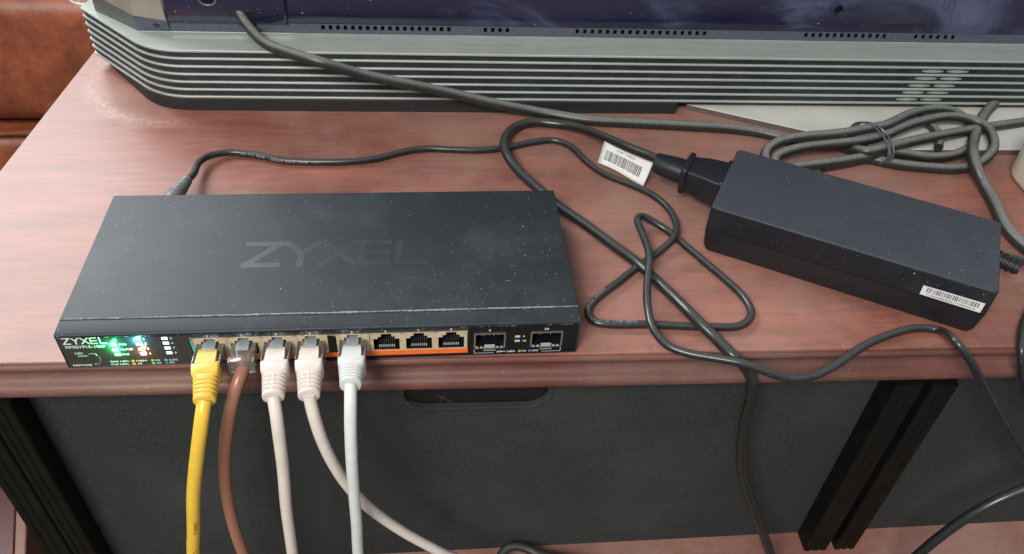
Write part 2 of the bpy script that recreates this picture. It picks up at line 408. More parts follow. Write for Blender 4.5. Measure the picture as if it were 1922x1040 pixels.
def solid2d(outer, holes, thick, place):
    """flat shape with holes (curve fill) extruded by thick; place maps (u,v,w) -> mm point"""
    c = bpy.data.curves.new('shape', 'CURVE'); c.dimensions = '2D'; c.fill_mode = 'BOTH'; c.extrude = thick / 2
    for loop in [outer] + holes:
        sp = c.splines.new('POLY'); sp.points.add(len(loop) - 1); sp.use_cyclic_u = True
        for p, (a, b) in zip(sp.points, loop): p.co = (a, b, 0, 1)
    o = bpy.data.objects.new('shape', c); COL.objects.link(o)
    me = o.evaluated_get(bpy.context.evaluated_depsgraph_get()).to_mesh()
    V = [place(*v.co) for v in me.vertices]; F = [tuple(p.vertices) for p in me.polygons]
    bpy.data.objects.remove(o); return V, F
def strokes(letters, h, wd, gap, sw, place, bend=0):
    """wide geometric capitals from strokes"""
    G = {'Z': [((0, 1), (1, 1)), ((1, 1), (0, 0)), ((0, 0), (1, 0))], 'Y': [((0, 1), (.5, .5)), ((1, 1), (.5, .5)), ((.5, .5), (.5, 0))],
         'X': [((0, 1), (1, 0)), ((1, 1), (0, 0))], 'E': [((0, 1), (0, 0)), ((0, 1), (.85, 1)), ((0, .5), (.8, .5)), ((0, 0), (.85, 0))], 'L': [((0, 1), (0, 0)), ((0, 0), (.85, 0))]}
    out = []; k = 0
    for i, ch in enumerate(letters):
        for a, b in G[ch]:
            A = Vector((i * (wd + gap) + a[0] * wd, a[1] * h)); B = Vector((i * (wd + gap) + b[0] * wd, b[1] * h))
            d = (B - A).normalized() * sw / 2; n = Vector((-d.y, d.x)); A = A - d; B = B + d; k += 1
            vs = []
            for q in (A - n, B - n, B + n, A + n): vs.append(place(q.x, q.y, .004 * (k % 5)))
            out.append((vs, [(0, 1, 2, 3)]))
    return join(out)

PATHS = {"dc_cord":[[30.2,138.0,10.6],[32.8,147.0,9.2],[32.4,162.7,7.0],[37.0,174.3,4.6],[47.8,180.2,3.0],[63.2,178.1,2.6],[82.6,171.2,2.6],[106.5,169.0,2.6],[126.8,169.3,2.6],[143.8,172.7,2.6],[161.1,180.4,2.6],[175.1,183.4,2.6],[192.8,181.9,2.6],[212.4,181.0,2.6],[228.7,184.0,2.6],[247.5,190.2,2.6],[262.4,192.6,2.6],[272.5,185.3,2.6],[280.7,167.0,2.6],[290.8,152.3,2.6],[306.2,140.4,2.6],[317.9,129.3,2.6],[324.9,114.7,2.8],[325.6,96.5,3.5],[318.9,81.2,6.0],[309.0,73.4,3.0],[295.8,63.0,2.6],[280.8,49.2,2.6],[266.7,36.8,2.6],[259.8,26.8,2.6],[261.5,19.1,2.6],[272.0,16.7,2.6],[291.8,16.0,2.6],[309.1,14.1,2.6],[326.3,12.7,2.6],[341.1,12.9,2.6],[349.9,21.4,2.6],[349.7,33.9,2.6],[345.1,45.3,2.6],[336.5,61.8,2.6],[326.7,80.1,2.6],[318.5,94.2,3.0],[307.6,100.3,7.0],[303.6,101.5,9.0],[299.9,96.7,10.0],[299.7,85.5,11.0],[300.0,72.2,12.0],[299.3,59.4,13.0],[296.3,47.3,12.0],[292.7,33.5,11.0],[290.3,19.3,11.0],[290.3,5.4,10.0],[295.0,-4.7,9.0],[304.6,-10.9,9.0],[317.0,-15.5,10.0],[330.4,-20.6,11.0],[342.4,-24.4,8.0],[355.5,-25.8,4.0],[369.8,-22.6,2.0],[385.2,-15.3,2.8],[402.8,-4.3,2.6],[421.0,3.4,2.6],[438.0,7.5,2.6],[449.1,5.5,3.0],[444.8,-14.0,14.5],[452.2,-20.0,7.3],[470.2,-22.0,-14.8],[493.7,-24.0,-43.8],[523.4,-25.0,-78.6],[571.0,-24.0,-128.9],[602.8,-20.0,-131.8],[562.3,-18.0,-58.6],[522.2,-20.0,-38.7],[504.1,-20.0,-28.2],[492.2,-16.0,-9.8],[488.5,-10.1,3.0],[499.7,7.2,3.0],[516.9,25.5,5.0],[527.3,37.4,8.0],[521.8,43.5,13.0],[514.6,47.0,15.0],[504.3,49.9,16.0]],
"power_cord":[[325.5,139.2,21.0],[319.0,144.0,21.0],[306.0,160.0,18.0],[293.0,182.5,12.0],[278.5,203.9,6.0],[264.6,211.2,4.0],[249.8,213.4,4.0],[237.2,206.6,4.5],[227.7,187.0,7.0],[227.7,165.9,8.5],[234.5,150.9,6.0],[245.0,135.7,4.0],[256.3,117.4,3.6],[270.2,98.8,3.6],[283.2,80.2,3.6],[295.6,62.4,3.6],[302.2,44.8,6.0],[309.1,29.6,7.0],[315.1,13.7,8.5],[324.2,1.6,5.0],[331.0,-10.5,3.7],[339.5,-9.0,-5.9],[343.6,-12.0,-12.0],[346.1,-13.0,-25.5],[347.8,-13.0,-46.5],[352.1,-13.0,-71.6],[359.1,-14.0,-97.4],[368.7,-18.0,-120.7],[381.7,-24.0,-149.0],[394.1,-30.0,-176.2],[435.8,-36.0,-265.9],[476.5,-40.0,-271.5],[474.9,-42.0,-183.8],[479.1,-42.0,-153.3],[490.9,-40.0,-124.8],[506.5,-38.0,-103.9],[525.2,-36.0,-91.5],[549.1,-34.0,-77.2]],
"display_cord":[[51.0,270.0,61.0],[51.5,262.0,59.5],[58.7,254.2,52.0],[71.4,236.0,50.5],[88.1,224.6,50.0],[107.6,215.1,49.0],[134.0,218.4,38.0],[161.8,220.6,30.0],[194.2,224.4,20.0],[224.1,224.3,12.0],[258.5,223.6,5.0],[291.7,214.7,4.3],[325.5,210.9,4.3],[359.4,207.2,4.3],[393.2,202.8,4.3],[414.6,196.4,4.3],[425.4,189.7,4.5],[442.7,185.7,5.0],[460.1,179.0,5.5],[470.8,162.1,12.0],[484.7,164.8,13.0],[508.2,172.8,13.0],[532.8,181.0,12.0],[559.0,190.2,10.0],[585.5,198.7,8.0],[612.9,205.7,7.0],[636.5,211.1,7.0]],
"coil":[[424.9,158.2,5.0],[410.3,153.1,5.0],[401.2,159.2,6.0],[402.8,167.5,10.0],[413.7,171.6,15.0],[427.0,171.3,18.0],[447.4,173.8,18.0],[463.4,175.5,19.0],[476.9,179.5,19.0],[490.6,183.3,19.0],[514.8,199.5,17.0],[534.3,209.6,15.0],[548.8,212.4,14.0],[560.1,210.6,12.0],[566.4,200.9,9.0],[564.3,188.0,8.0],[555.5,175.6,7.0],[541.1,166.2,7.0],[528.5,162.4,7.0],[516.3,162.2,7.0],[503.5,166.1,7.0],[490.1,166.8,8.0],[473.6,162.2,8.0],[457.5,158.1,8.0],[440.7,154.7,8.0],[423.8,153.2,7.0],[413.3,151.6,6.0],[405.1,154.6,7.0],[406.5,160.2,9.0],[416.4,164.7,11.0],[431.7,168.5,12.0],[450.2,170.1,13.0],[463.2,170.7,14.0],[476.2,173.5,14.0],[490.4,178.8,14.0],[511.9,190.6,14.0],[532.2,198.6,14.0],[549.5,202.4,14.0],[563.2,199.1,14.0],[571.2,192.1,13.0],[571.1,179.4,12.0],[566.9,168.7,10.0],[554.9,157.3,8.0],[542.7,152.3,5.5],[528.3,151.8,4.5],[513.2,153.6,4.5],[497.5,156.6,4.5],[485.5,159.8,5.0],[475.9,164.6,4.5],[459.7,160.5,4.5],[439.5,155.4,4.5]],
"grey_cord":[[655.4,256.3,20.0],[639.0,250.0,18.0],[632.4,247.7,15.0],[620.9,243.1,10.0],[602.2,230.0,9.0],[584.4,213.3,9.0],[568.2,193.6,9.0],[556.5,177.2,9.0],[542.2,154.2,14.0],[539.0,142.1,12.0],[541.9,133.7,6.0],[538.8,110.8,5.0],[533.4,86.7,5.0],[535.5,68.8,5.0],[542.5,51.7,5.0]],
"short_cord":[[532.0,208.6,9.0],[535.8,198.7,9.0],[536.9,188.3,8.0],[528.5,171.4,8.5]],
"yellow":[[71.4,-30.5,9.0],[70.7,-35.0,5.8],[68.1,-39.0,-4.8],[63.2,-42.0,-23.5],[57.4,-44.0,-47.3],[52.0,-45.0,-74.9],[45.4,-46.0,-110.7]],
"brown":[[86.4,-5.0,9.1],[85.7,-9.0,7.5],[84.2,-14.0,5.6],[80.8,-20.0,-1.7],[76.0,-25.0,-17.8],[71.0,-28.0,-39.8],[67.6,-30.0,-65.1],[66.5,-32.0,-92.9],[67.3,-34.0,-120.5],[68.7,-35.0,-140.1]],
"white3":[[102.5,-30.5,10.0],[103.5,-35.0,5.8],[103.5,-39.0,-9.3],[102.4,-41.0,-32.4],[100.1,-43.0,-62.3],[98.5,-44.0,-91.8],[97.2,-45.0,-121.4]],
"white4":[[118.8,-30.5,10.2],[119.6,-33.0,4.2],[121.5,-36.0,-10.3],[125.0,-37.0,-30.9],[130.7,-36.0,-55.2],[141.0,-34.0,-83.1],[158.4,-32.0,-113.0],[179.4,-31.0,-139.8],[195.6,-30.0,-160.7]],
"grey5":[[138.1,-28.0,13.9],[138.1,-34.0,10.3],[137.4,-40.0,-1.9],[136.7,-45.0,-20.3],[135.9,-47.0,-44.6],[135.1,-48.0,-72.6],[133.3,-49.0,-115.0]],
"shelf_cord":[[216.6,-32.2,-197.0],[217.2,-14.4,-196.0],[218.7,-4.2,-194.0],[224.3,-0.2,-192.0],[235.0,-1.0,-193.0],[243.7,-5.1,-195.0],[258.0,-8.0,-197.0],[278.7,-14.6,-197.0],[294.0,-29.7,-197.0]]}
TAG = [[296.2, 182.0, 14.0], [322.2, 148.4, 20.0], [313.4, 138.1, 5.0], [288.1, 164.8, 4.0]]
TIE = [479.2, 174.1, 11.0]

# below the picture the network cables go on over the shelf edge to the floor
for k_ in ('yellow', 'brown', 'white3', 'white4', 'grey5'):
    x_, y_, z_ = PATHS[k_][-1]
    PATHS[k_] += [(x_ + 3, (y_ * 2 - 84) / 3, min(z_ - 18, -172)), (x_ + 5, -74, -192 if x_ < 250 else -188), (x_ + 6, -84, -215), (x_ + 4, -86, -300), (x_, -84, -430), (x_ - 6, -80, -552)]
PATHS['power_cord'] += [(720, -70, -150), (745, -86, -230), (750, -88, -400), (745, -84, -552)]

# ------------------------------------------------------------------ room: floor, armchair, chest
v, f = [(-1800, -900, -560), (1800, -900, -560), (1800, 2500, -560), (-1800, 2500, -560)], [(0, 1, 2, 3)]
struct(mk('floor', v, f, 'carpet', smooth=0))
arm = thing('armchair', 'tan brown leather armchair behind the left end of the wooden stand', 'armchair', (-400, 640, -560))
def cushion(x0, x1, y0, y1, z0, z1, r):
    rings = []
    w_, d_ = x1 - x0, y1 - y0; cx, cy = (x0 + x1) / 2, (y0 + y1) / 2; n = 6
    for k in range(n + 1):
        a = R(90 * k / n); ins = r * (1 - math.sin(a)); rings.append([(cx + p[0], cy + p[1], z0 + r - r * math.cos(a)) for p in rrect(w_ - 2 * ins, d_ - 2 * ins, r, 5)])
    for k in range(n + 1):
        a = R(90 * k / n); ins = r * (1 - math.cos(a)); rings.append([(cx + p[0], cy + p[1], z1 - r + r * math.sin(a)) for p in rrect(w_ - 2 * ins, d_ - 2 * ins, r, 5)])
    return loft(rings)
mk('back_cushion', *cushion(-760, -20, 392, 900, -112, 12, 22), 'leather', arm, smooth=60)
mk('side_panel', *cushion(-760, -40, 388, 880, -545, -120, 16), 'leather', arm, smooth=60)
mk('seam_piping', *tube([(-760, 391, -117), (-260, 389, -117), (-200, 388, -115), (-120, 390, -113), (-30, 391, -113)], 3, 8, 8), 'leather', arm)
mk('foot', *box(-700, -660, 410, 450, -560, -545), 'tan_wood', arm, bevel=2)
ch = thing('wooden_chest', 'dark red wooden chest edge with worn tan rim on the carpet, bottom left', 'chest', (-300, 110, -560))
def ce(t, d=0): return (-206.5 - .29 * t + d, 134.3 + .957 * t)
mk('chest_body', *loft([[(x, y, z) for x, y in (ce(-120), ce(150), (-440, 280), (-440, 20))] for z in (-560, -400)]), 'red_wood', ch, bevel=2)
mk('rim', *loft([[(x, y, z) for x, y in (ce(-121, .2), ce(-121, 10.5), ce(152, 10.5), ce(152, .2))] for z in (-560, -399)]), 'tan_wood', ch, bevel=2)

# ------------------------------------------------------------------ the wooden stand
st = thing('media_stand', 'reddish mahogany media stand with moulded front edge and charcoal back boards', 'furniture', (200, 150, -560))
def table_top():
    out = [(-104, 4.2), (820, 4.2), (820, 345), (-80, 345)]
    rings = [[tf((x, y, z)) for x, y in out] for z in (-4, -.4)] + [[tf((x + (.4 if x < 0 else -.4), y + (.3 if y < 10 else -.3), 0)) for x, y in out]]
    return loft(rings)
mk('tabletop', *table_top(), 'wood', st)
prof = [(3, 0), (1.2, -.35), (.3, -1.2), (0, -2.4), (.4, -3.8), (1.6, -4.6), (3.6, -5.4), (5.2, -7.2), (6, -9.6), (5.9, -12), (5, -14.2), (3.4, -15.6), (1.6, -16.2), (.2, -17.2), (-.6, -19), (-.6, -21.4), (.4, -23.4), (2.2, -24.6), (4, -25), (30, -25), (30, -4.05), (3, -4.05)]
prof = [(y + 1.2, z) for y, z in prof[1:]]
rings = [[tf((x, y, z)) for y, z in prof] for x in (-103, 100, 300, 500, 820)]
mk('front_moulding', *loft(rings), 'wood_edge', st, smooth=50)
# back boards with the cable slot
def slotshape(x0, x1, z0, z1, r, n=8):
    return [(cx + r * math.cos(R(a0 + 90 * k / n)), cz + r * math.sin(R(a0 + 90 * k / n))) for cx, cz, a0 in ((x1 - r, z1 - r, 0), (x0 + r, z1 - r, 90), (x0 + r, z0 + r, 180), (x1 - r, z0 + r, 270)) for k in range(n + 1)]
PY = 13
sl = slotshape(160, 240, -53, -28, 12)
V, F = solid2d([(-36, -217), (430, -204), (430, -25.2), (-36, -25.2)], [sl[::-1]], 3, lambda u, v_, w_: tf((u, PY + 1.5 + w_, v_)))
bb = mk('back_board', V, F, 'panel', st, smooth=0)
rim = []
for k in range(len(sl)):
    (a, b) = sl[k]; cx, cz = 200, -40.5
    rim.append((a, b))
def ringat(off, y):
    return [tf(((a - 200) * (1 + off / 40) + 200, y, (b + 40.5) * (1 + off / 12.5) - 40.5)) for a, b in sl]
r4 = [ringat(-.05, PY + 3), ringat(-.05, PY - .2), ringat(1.2, PY - .7), ringat(2.6, PY - .5), ringat(3.2, PY + .0)]
mk('slot_rim', *loft(r4, caps=False), 'panel', st, smooth=60)
mk('slot_shadow_box', *box(150, 250, PY + 3.1, PY + 30, -60, -25.1, tf), 'tv_hole', st, smooth=0)
mk('back_board', *box(466, 820, PY, PY + 3, -203, -25.2, tf), 'panel', st)
webs = []
for k in range(4):
    a = rnd.uniform(163, 237); b = a + rnd.uniform(-14, 14); zc = rnd.uniform(-50, -36)
    webs.append(tube([tf((a, PY - .4, -51 + rnd.random() * 2)), tf(((a + b) / 2, PY + .6, zc - 2)), tf((b, PY - .2, rnd.uniform(-50, -34)))], .045, 4, 4))
struct(mk('cobweb', *join(webs), 'cobweb', st, smooth=0), 'stuff')
def post(x0, x1, y0=-1.5):
    w_ = x1 - x0
    pr = [(x0, PY), (x0, y0 + 1), (x0 + .8, y0), (x0 + w_ * .25, y0), (x0 + w_ * .30, y0 + .7), (x0 + w_ * .36, y0 + .7), (x0 + w_ * .41, y0), (x0 + w_ * .58, y0), (x0 + w_ * .63, y0 + .7), (x0 + w_ * .69, y0 + .7), (x0 + w_ * .74, y0), (x1 - .8, y0), (x1, y0 + 1), (x1, PY)]
    mk('post', *loft([[tf((x, y, z)) for x, y in pr] for z in (-202.5, -25.2)]), 'black_wood', st, smooth=25)
post(430, 446); post(451.5, 466); post(-66, -50); post(-49.2, -36)
mk('lower_shelf', *box(-36, 820, -75, 40, -215, -201, lambda q: tf((q[0], q[1], q[2] + (q[0] - 480) * .03))), 'wood_shelf', st, bevel=2)
mk('side_board', *box(-65.8, -50, 13.2, 330, -556, -25.1, tf), 'black_wood', st, bevel=1)
mk('side_board', *box(800, 820, 20, 330, -556, -25.1, tf), 'black_wood', st, bevel=1)

# ------------------------------------------------------------------ ribbed display base
base = thing('soundbar', 'ribbed grey-green aluminium soundbar with horizontal fins under the display', 'soundbar', (300, 290, 0))
def outline(off, x1=760):
    A = Vector((-73, 297)); B = Vector((-10, 239)); n1 = Vector((-(B - A).y, (B - A).x)).normalized() * -1
    y = 238.5 - 1.5
    pts = [(x1, y + 95), (-58 + off, y + 95), (A.x + off + 2.6, A.y + 12), (A.x + off + .6, A.y + 5), (A.x + off + .9, A.y + off * .4 + 1.2)]
    # rounded bend at B
    a = Vector((A.x + off + 3, A.y + off * .4 - 2.76)); b = Vector((B.x + off * .35, y + off)); c = Vector((x1, y + off))
    d1 = (a - b).normalized() * 20; d2 = (c - b).normalized() * 20
    for k in range(9):
        t = k / 8; p = (b + d1) * (1 - t) ** 2 + b * 2 * t * (1 - t) + (b + d2) * t ** 2; pts.append((p.x, p.y))
    pts.append((x1, y + off)); return pts
def prism(pts, z0, z1, f=tf, ch=0.):
    return loft([[f((x, y, z)) for x, y in pts] for z in (z0, z1)])
mk('core', *prism(outline(1.3), 8, 43), 'base_dark', base, smooth=30)
mk('plinth', *prism([(x + (9 if x < -40 else 0), y) for x, y in outline(-.3, 352)], 0, 8.8), 'plinth', base, smooth=30)
def fin(off, z0, z1, name):
    o = outline(off); o2 = outline(off + .4)
    r = [[tf((x, y, z)) for x, y in q] for q, z in ((o2, z0), (o, z0 + .4), (o, z1 - .4), (o2, z1))]
    return mk(name, *loft(r), 'alu', base, smooth=40)
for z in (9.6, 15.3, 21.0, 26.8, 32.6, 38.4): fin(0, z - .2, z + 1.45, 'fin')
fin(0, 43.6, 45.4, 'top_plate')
for j, z in enumerate((35.0, 29.2, 23.4, 17.7, 12.0)):
    for i in (0, 1):
        x = 527 - j * 2.7 + i * 19; rr = []
        for k in range(9):
            t = k / 8; hh = .5 + 1.2 * math.sin(math.pi * t); rr.append([tf((x + 16 * t, 237.6 + q * 2 , z + 1.2 - hh * .6 + hh * 1.2 * p)) for q, p in ((0, 0), (0, 1), (1, 1), (1, 0))])
        mk('spacer', *loft(rr), 'spacer', base, smooth=50)
fp = thing('foot_plate', 'flat satin silver metal foot plate lying under the ribbed soundbar at right', 'plate', (560, 240, 0))
pl = [(361, 243), (492, 185), (820, 186), (820, 338), (380, 338)]
mk('plate_body', *prism(pl, .05, 4.0), 'plate_edge', fp, smooth=0)
mk('plate_top', *prism([(x, y) for x, y in pl], 4.0, 4.6), 'plate_top', fp, bevel=.3)

# ------------------------------------------------------------------ display (seen from behind)
tv = thing('display', 'back of a glossy dark violet display with vented slate strip along its bottom', 'display', (300, 280, 46))
YT = 263.5; ZB = 45.6
holes = []
for a, b, n in ((101.0, 187.5, 18), (213.0, 228.5, 4), (278, 370, 18), (445, 504, 12), (528, 556.5, 6)):
    for k in range(n):
        x = a + (b - a) * k / (n - 1); holes.append([(x - 1.25, x + 1.25, ZB + 3.1, ZB + 6.1)])
mkplate('vent_strip', (-20, 800, ZB, ZB + 6.6, holes, YT, 4, tf), 'tv_strip', 'tv_hole', tv)
mk('strip_ledge', *box(-20, 800, YT + .02, YT + 1.5, ZB + 6.61, ZB + 7.2, tf), 'tv_strip', tv)
def shell(x0, x1, y0, nx, hole=None):
    # gently curving back shell from strip up
    prof_ = [(0, 0), (-.6, .4), (-1.0, 1.5), (-.6, 8), (1.5, 22), (6, 45), (14, 80), (26, 130), (40, 200)]
    return loft([[tf((x0 + (x1 - x0) * i / nx, y0 + 0 + yy_, ZB + 7.2 + zz)) for yy_, zz in prof_] for i in range(nx + 1)], caps=False, closed=False)
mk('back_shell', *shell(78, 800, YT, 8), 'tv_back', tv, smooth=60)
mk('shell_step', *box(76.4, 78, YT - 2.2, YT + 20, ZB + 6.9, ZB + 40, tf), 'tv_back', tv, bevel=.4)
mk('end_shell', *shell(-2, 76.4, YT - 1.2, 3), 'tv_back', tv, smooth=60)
def facet(pts, name, m, **k): return mk(name, [tf(p) for p in pts], [tuple(range(len(pts)))], m, tv, smooth=0, **k)
# chamfered cheeks at the left end
facet([(-24, YT, ZB), (-60, 293, ZB), (-60, 293, ZB + 13), (-24, YT, ZB + 11)], 'cheek', 'grey_cheek')
facet([(-60, 293, ZB), (-64, 306, ZB), (-64, 312, ZB + 60), (-60, 293, ZB + 13)], 'cheek', 'grey_cheek')
facet([(-24, YT, ZB + 11), (-60, 293, ZB + 13), (-58, 310, ZB + 80), (-24, YT + 22, ZB + 80)], 'cheek', 'bronze', label='champagne metal upper cheek')
facet([(-24, YT, ZB + 11), (-24, YT + 22, ZB + 80), (-2, YT + 16, ZB + 80), (-2, YT - 2.2, ZB + 8.6)], 'cheek', 'bronze', label='champagne metal upper cheek')
facet([(-24, YT, ZB), (-24, YT, ZB + 11), (-2, YT - 2.2, ZB + 8.6), (-2, YT - .3, ZB)], 'cheek', 'tv_strip')
mk('seam_glint', *tube([tf(p) for p in [(-1.8, YT - 3.0, ZB + 9), (-2.4, YT - 2.6, ZB + 16), (-4.2, YT + 2, ZB + 40)]], .5, 6, 3), 'screw', tv)
def disc(cx, cz, y, r, m, name, t=.6, seg=28, parent=tv, tilt=0):
    return mk(name, *loft([[tf((cx + rr_ * math.cos(2 * math.pi * k / seg), y + yy_, cz + rr_ * math.sin(2 * math.pi * k / seg))) for k in range(seg)] for rr_, yy_ in ((r, 0), (r, -t), (r * .86, -t - .15), (r * .8, -t + .1), (r * .78, 0))]), m, parent, smooth=50)
disc(27, 70.5, YT - .6, 6.2, 'screw', 'round_socket', .5); disc(27, 70.5, YT - .95, 4.9, 'tv_hole', 'socket_hole', .3)
disc(462, 70.5, YT - 1.2, 4.2, 'tv_back', 'recess_ring', .5); disc(462, 70.5, YT - 1.6, 3.1, 'tv_hole', 'screw_recess', .3)
sc_ = disc(-9.5, ZB + 5.2, YT - .6, 3.4, 'screw', 'corner_screw', .8)
for a in (0, 1):
    w_, h_ = ((2.2, .35), (.35, 2.2))[a]
    mk('cross_slot', *box(-9.5 - w_, -9.5 + w_, YT - 1.62 - .02 * a, YT - 1.3, ZB + 5.2 - h_, ZB + 5.2 + h_, tf), 'tv_hole', sc_, smooth=0)
for k, rr_ in enumerate((13, 17, 21)):
    mk('round_ridge', *tube([tf((528 + rr_ * math.cos(R(a)), YT - .7 + max(0, (75 + rr_ * math.sin(R(a)) - 60) * .12), 75 + rr_ * math.sin(R(a)))) for a in range(-75, 80, 12)], .9, 8, 3), 'tv_back', tv)
mk('cord_notch', *box(45, 56.5, YT - 2.2, YT - .9, ZB + 5.5, ZB + 17, tf), 'tv_hole', tv, bevel=.6)
gl = thing('glass_panel', 'clear glass panel corner with bright rounded rim beyond the left end', 'glass', (-70, 318, 50))
g = [(-150, 62), (-150, 0)]
cr = [(-90, 150), (-89, 60)] + [(-89 + 9 * (1 - math.cos(R(a))), 47.5 - 9 * math.sin(R(a))) for a in range(0, 91, 15)] + [(-60, 39), (-60, 150)]
V, F = loft([[tf((x, y, z)) for x, z in cr] for y in (319, 321.5)])
mk('pane', V, F, 'glass_edge', gl, smooth=30)
mk('rim', *tube([tf((x, 318.6, z)) for x, z in cr[:-1]], .7, 8, 2, it=1), 'glass_rim', gl)

# ------------------------------------------------------------------ ivory device at the right edge
iv = thing('ivory_device', 'rounded ivory plastic housing just entering at the right edge', 'device', (600, 135, 0))
cx, cy = 609, 128
rings = []
for z, ins in ((.1, 3), (2, .8), (5, 0), (30, 0), (35, .8), (38, 3), (39.5, 7), (40, 14)):
    rings.append([tf((cx + p[0], cy + 9 + p[1], z)) for p in rrect(84 - 2 * ins, 74 - 2 * ins, 22 - ins, 8)])
mk('housing', *loft(rings), 'ivory', iv, smooth=50)
mk('foot_ring', *loft([[tf((cx + p[0], cy + 9 + p[1], z)) for p in rrect(70, 60, 18, 6)] for z in (0.02, .3)]), 'tan_wood', iv)

# ------------------------------------------------------------------ the switch
sw = thing('network_switch', 'slim black metal network switch with lit lamps on the stand edge', 'network switch', (125, 50, 0))
D = 107.4
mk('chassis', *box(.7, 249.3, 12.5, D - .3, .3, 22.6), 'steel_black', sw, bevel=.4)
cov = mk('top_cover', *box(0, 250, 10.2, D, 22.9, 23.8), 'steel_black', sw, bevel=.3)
mk('cover_side', *box(-.02, .68, 10.4, D - .1, 1.5, 22.88), 'steel_black', sw)
mk('cover_side', *box(249.32, 250.02, 10.4, D - .1, 1.5, 22.88), 'steel_black', sw)
# front bezel strip: slopes a little and rolls over the front edge
pr = [(10.1, 22.2), (10.1, 23.35), (1.4, 23.0), (.5, 22.7), (.0, 22.0), (0, 21.3), (.9, 21.2), (.9, 20.9), (10.1, 20.9)]
mk('front_hood', *loft([[(x, y, z) for y, z in pr] for x in (-.15, 125, 250.15)]), 'steel_black', sw, smooth=60)
mk('side_cheek', *box(-.1, .9, .1, 12.4, .2, 20.88), 'steel_black', sw, bevel=.3)
mk('side_cheek', *box(249.1, 250.1, .1, 12.4, .2, 20.88), 'steel_black', sw, bevel=.3)
mk('bottom_lip', *box(.9, 249.1, .2, 12.4, -.0 + .15, .55), 'steel_black', sw)
dl = []
x = 0.
while x < 250:
    l = rnd.uniform(4, 16); y = 10.15
    dl.append(box(x, min(250, x + l + .5), y - rnd.uniform(.05, .5), y + rnd.uniform(.05, .3), 23.3, 23.86 + rnd.random() * .05)); x += l
struct(mk('dust_line', *join(dl), 'dust_line', sw, smooth=0), 'stuff')
dl = [box(x, x + rnd.uniform(.5, 2.5), -.06, .1, 21.12, 21.3 + rnd.random() * .12) for x in [rnd.uniform(1, 246) for _ in range(45)]]
struct(mk('dust_line', *join(dl), 'dust_line', sw, smooth=0), 'stuff')
# front plate with the two cage openings
sfph = [[(198.3, 212.3, 5.8, 15.2)], [(226.7, 241.2, 5.8, 15.2)]]
mkplate('front_plate', (.9, 249.1, .55, 20.9, sfph + [[(61.2, 125.4, 5.6, 17.6)], [(129.2, 193.8, 5.6, 17.6)]], .6, 11, None), 'gloss_black', 'cavity', sw)
# ports: one tile each
CT = [69.5, 85.4, 101.4, 117.4, 137.6, 153.9, 169.9, 185.9]
def port(cx):
    t = (cx - 8, cx + 8, 5.4, 17.8)
    h = [[(cx - 6.4, cx + 6.4, 6.2, 13.9), (cx - 4.2, cx + 4.2, 13.9, 15.5), (cx - 2.6, cx + 2.6, 15.5, 17.35)]]
    o = mkplate('port', (*t, h, .5, 10.5, None), 'brass', 'cavity', sw)
    cc = []; tips = []
    for k in range(8):
        xx = cx - 3.6 + k * 1.03
        cc.append(loft([[(xx + a * .16, y + b * .05, z + b * .12) for a, b in ((-1, -1), (1, -1), (1, 1), (-1, 1))] for y, z in ((2.6, 6.9), (4.4, 7.6), (9.8, 10.8))]))
        tips.append(box(xx - .27, xx + .27, 1.6, 2.5, 7.1, 7.9))
    mk('contact', *join(cc), 'pin_dark', o, smooth=0); mk('contact_tip', *join(tips), 'gold', o, smooth=0)
    mk('tongue', *box(cx - 5.4, cx + 5.4, .9, 1.5, 6.25, 6.7), 'gloss_black', o)
    mk('spring_tab', *box(cx - 9.1, cx - 6.8, .2, .48, 17.2, 18.15), 'tin', o)
    return o
for i, c in enumerate(CT): port(c)
mk('shield_gap', *box(125.6, 129.4, .3, 1.2, 4.6, 18.3), 'gloss_black', sw)
mk('orange_band', *box(61.4, 194.2, .25, .58, 2.3, 5.3), 'orange', sw, smooth=0)
mk('cyan_edge', *loft([[(60.4, y, 17.9), (61.2, y, 17.9), (61.5, y, 5.3), (60.9, y, 5.3)] for y in (.2, .5)]), 'cyan_edge', sw, smooth=0)
mk('shield_edge', *box(60.6, 194.2, .2, .5, 17.85, 18.2), 'brass', sw, smooth=0)
# uplink cages
for (x0, x1, z0, z1) in ((197.4, 213.1, 5.0, 16.0), (225.9, 242.0, 5.0, 16.0)):
    rim_ = [box(x0, x1, .1, .62, z1 - .7, z1), box(x0, x0 + .7, .1, .62, z0 + .6, z1 - .7), box(x1 - .7, x1, .1, .62, z0 + .6, z1 - .7), box(x0, x1, .15, .62, z0, z0 + .35)]
    for k in range(7): rim_.append(box(x0 + .9 + k * 2.1, x0 + 1.9 + k * 2.1, -.15, .1, z1 - .8, z1 + .12))
    for k in range(4): rim_.append(box(x0 - .15, x0 + .25, -.1, .1, z0 + 1.5 + k * 2.3, z0 + 2.5 + k * 2.3))
    for k in range(4): rim_.append(box(x1 - .25, x1 + .15, -.1, .1, z0 + 1.5 + k * 2.3, z0 + 2.5 + k * 2.3))
    cg = mk('uplink_cage', *join(rim_), 'silver', sw, smooth=0)
    c = (x0 + x1) / 2
    mk('latch', *box(c - 2.7, c + 2.7, .0, .55, z0 + .4, z0 + 2.6), 'tin', cg, bevel=.15)
    mk('latch_lip', *box(c - 3.2, c + 3.2, -.5, .5, z0 - 1.5, z0 - .6), 'silver', cg, bevel=.15)
    for dx in (-6.4, -4.1, 3.9, 6.0): mk('spring_finger', *box(c + dx - .6, c + dx + .6, .0, .5, z0 + .3, z0 + 1.3), 'tin', cg)
    for dx in (-3.2, 2.0): mk('inner_rib', *box(c + dx, c + dx + .4, 2.5, 8, z1 - 4.5, z1 - 1.3), 'silver', cg)
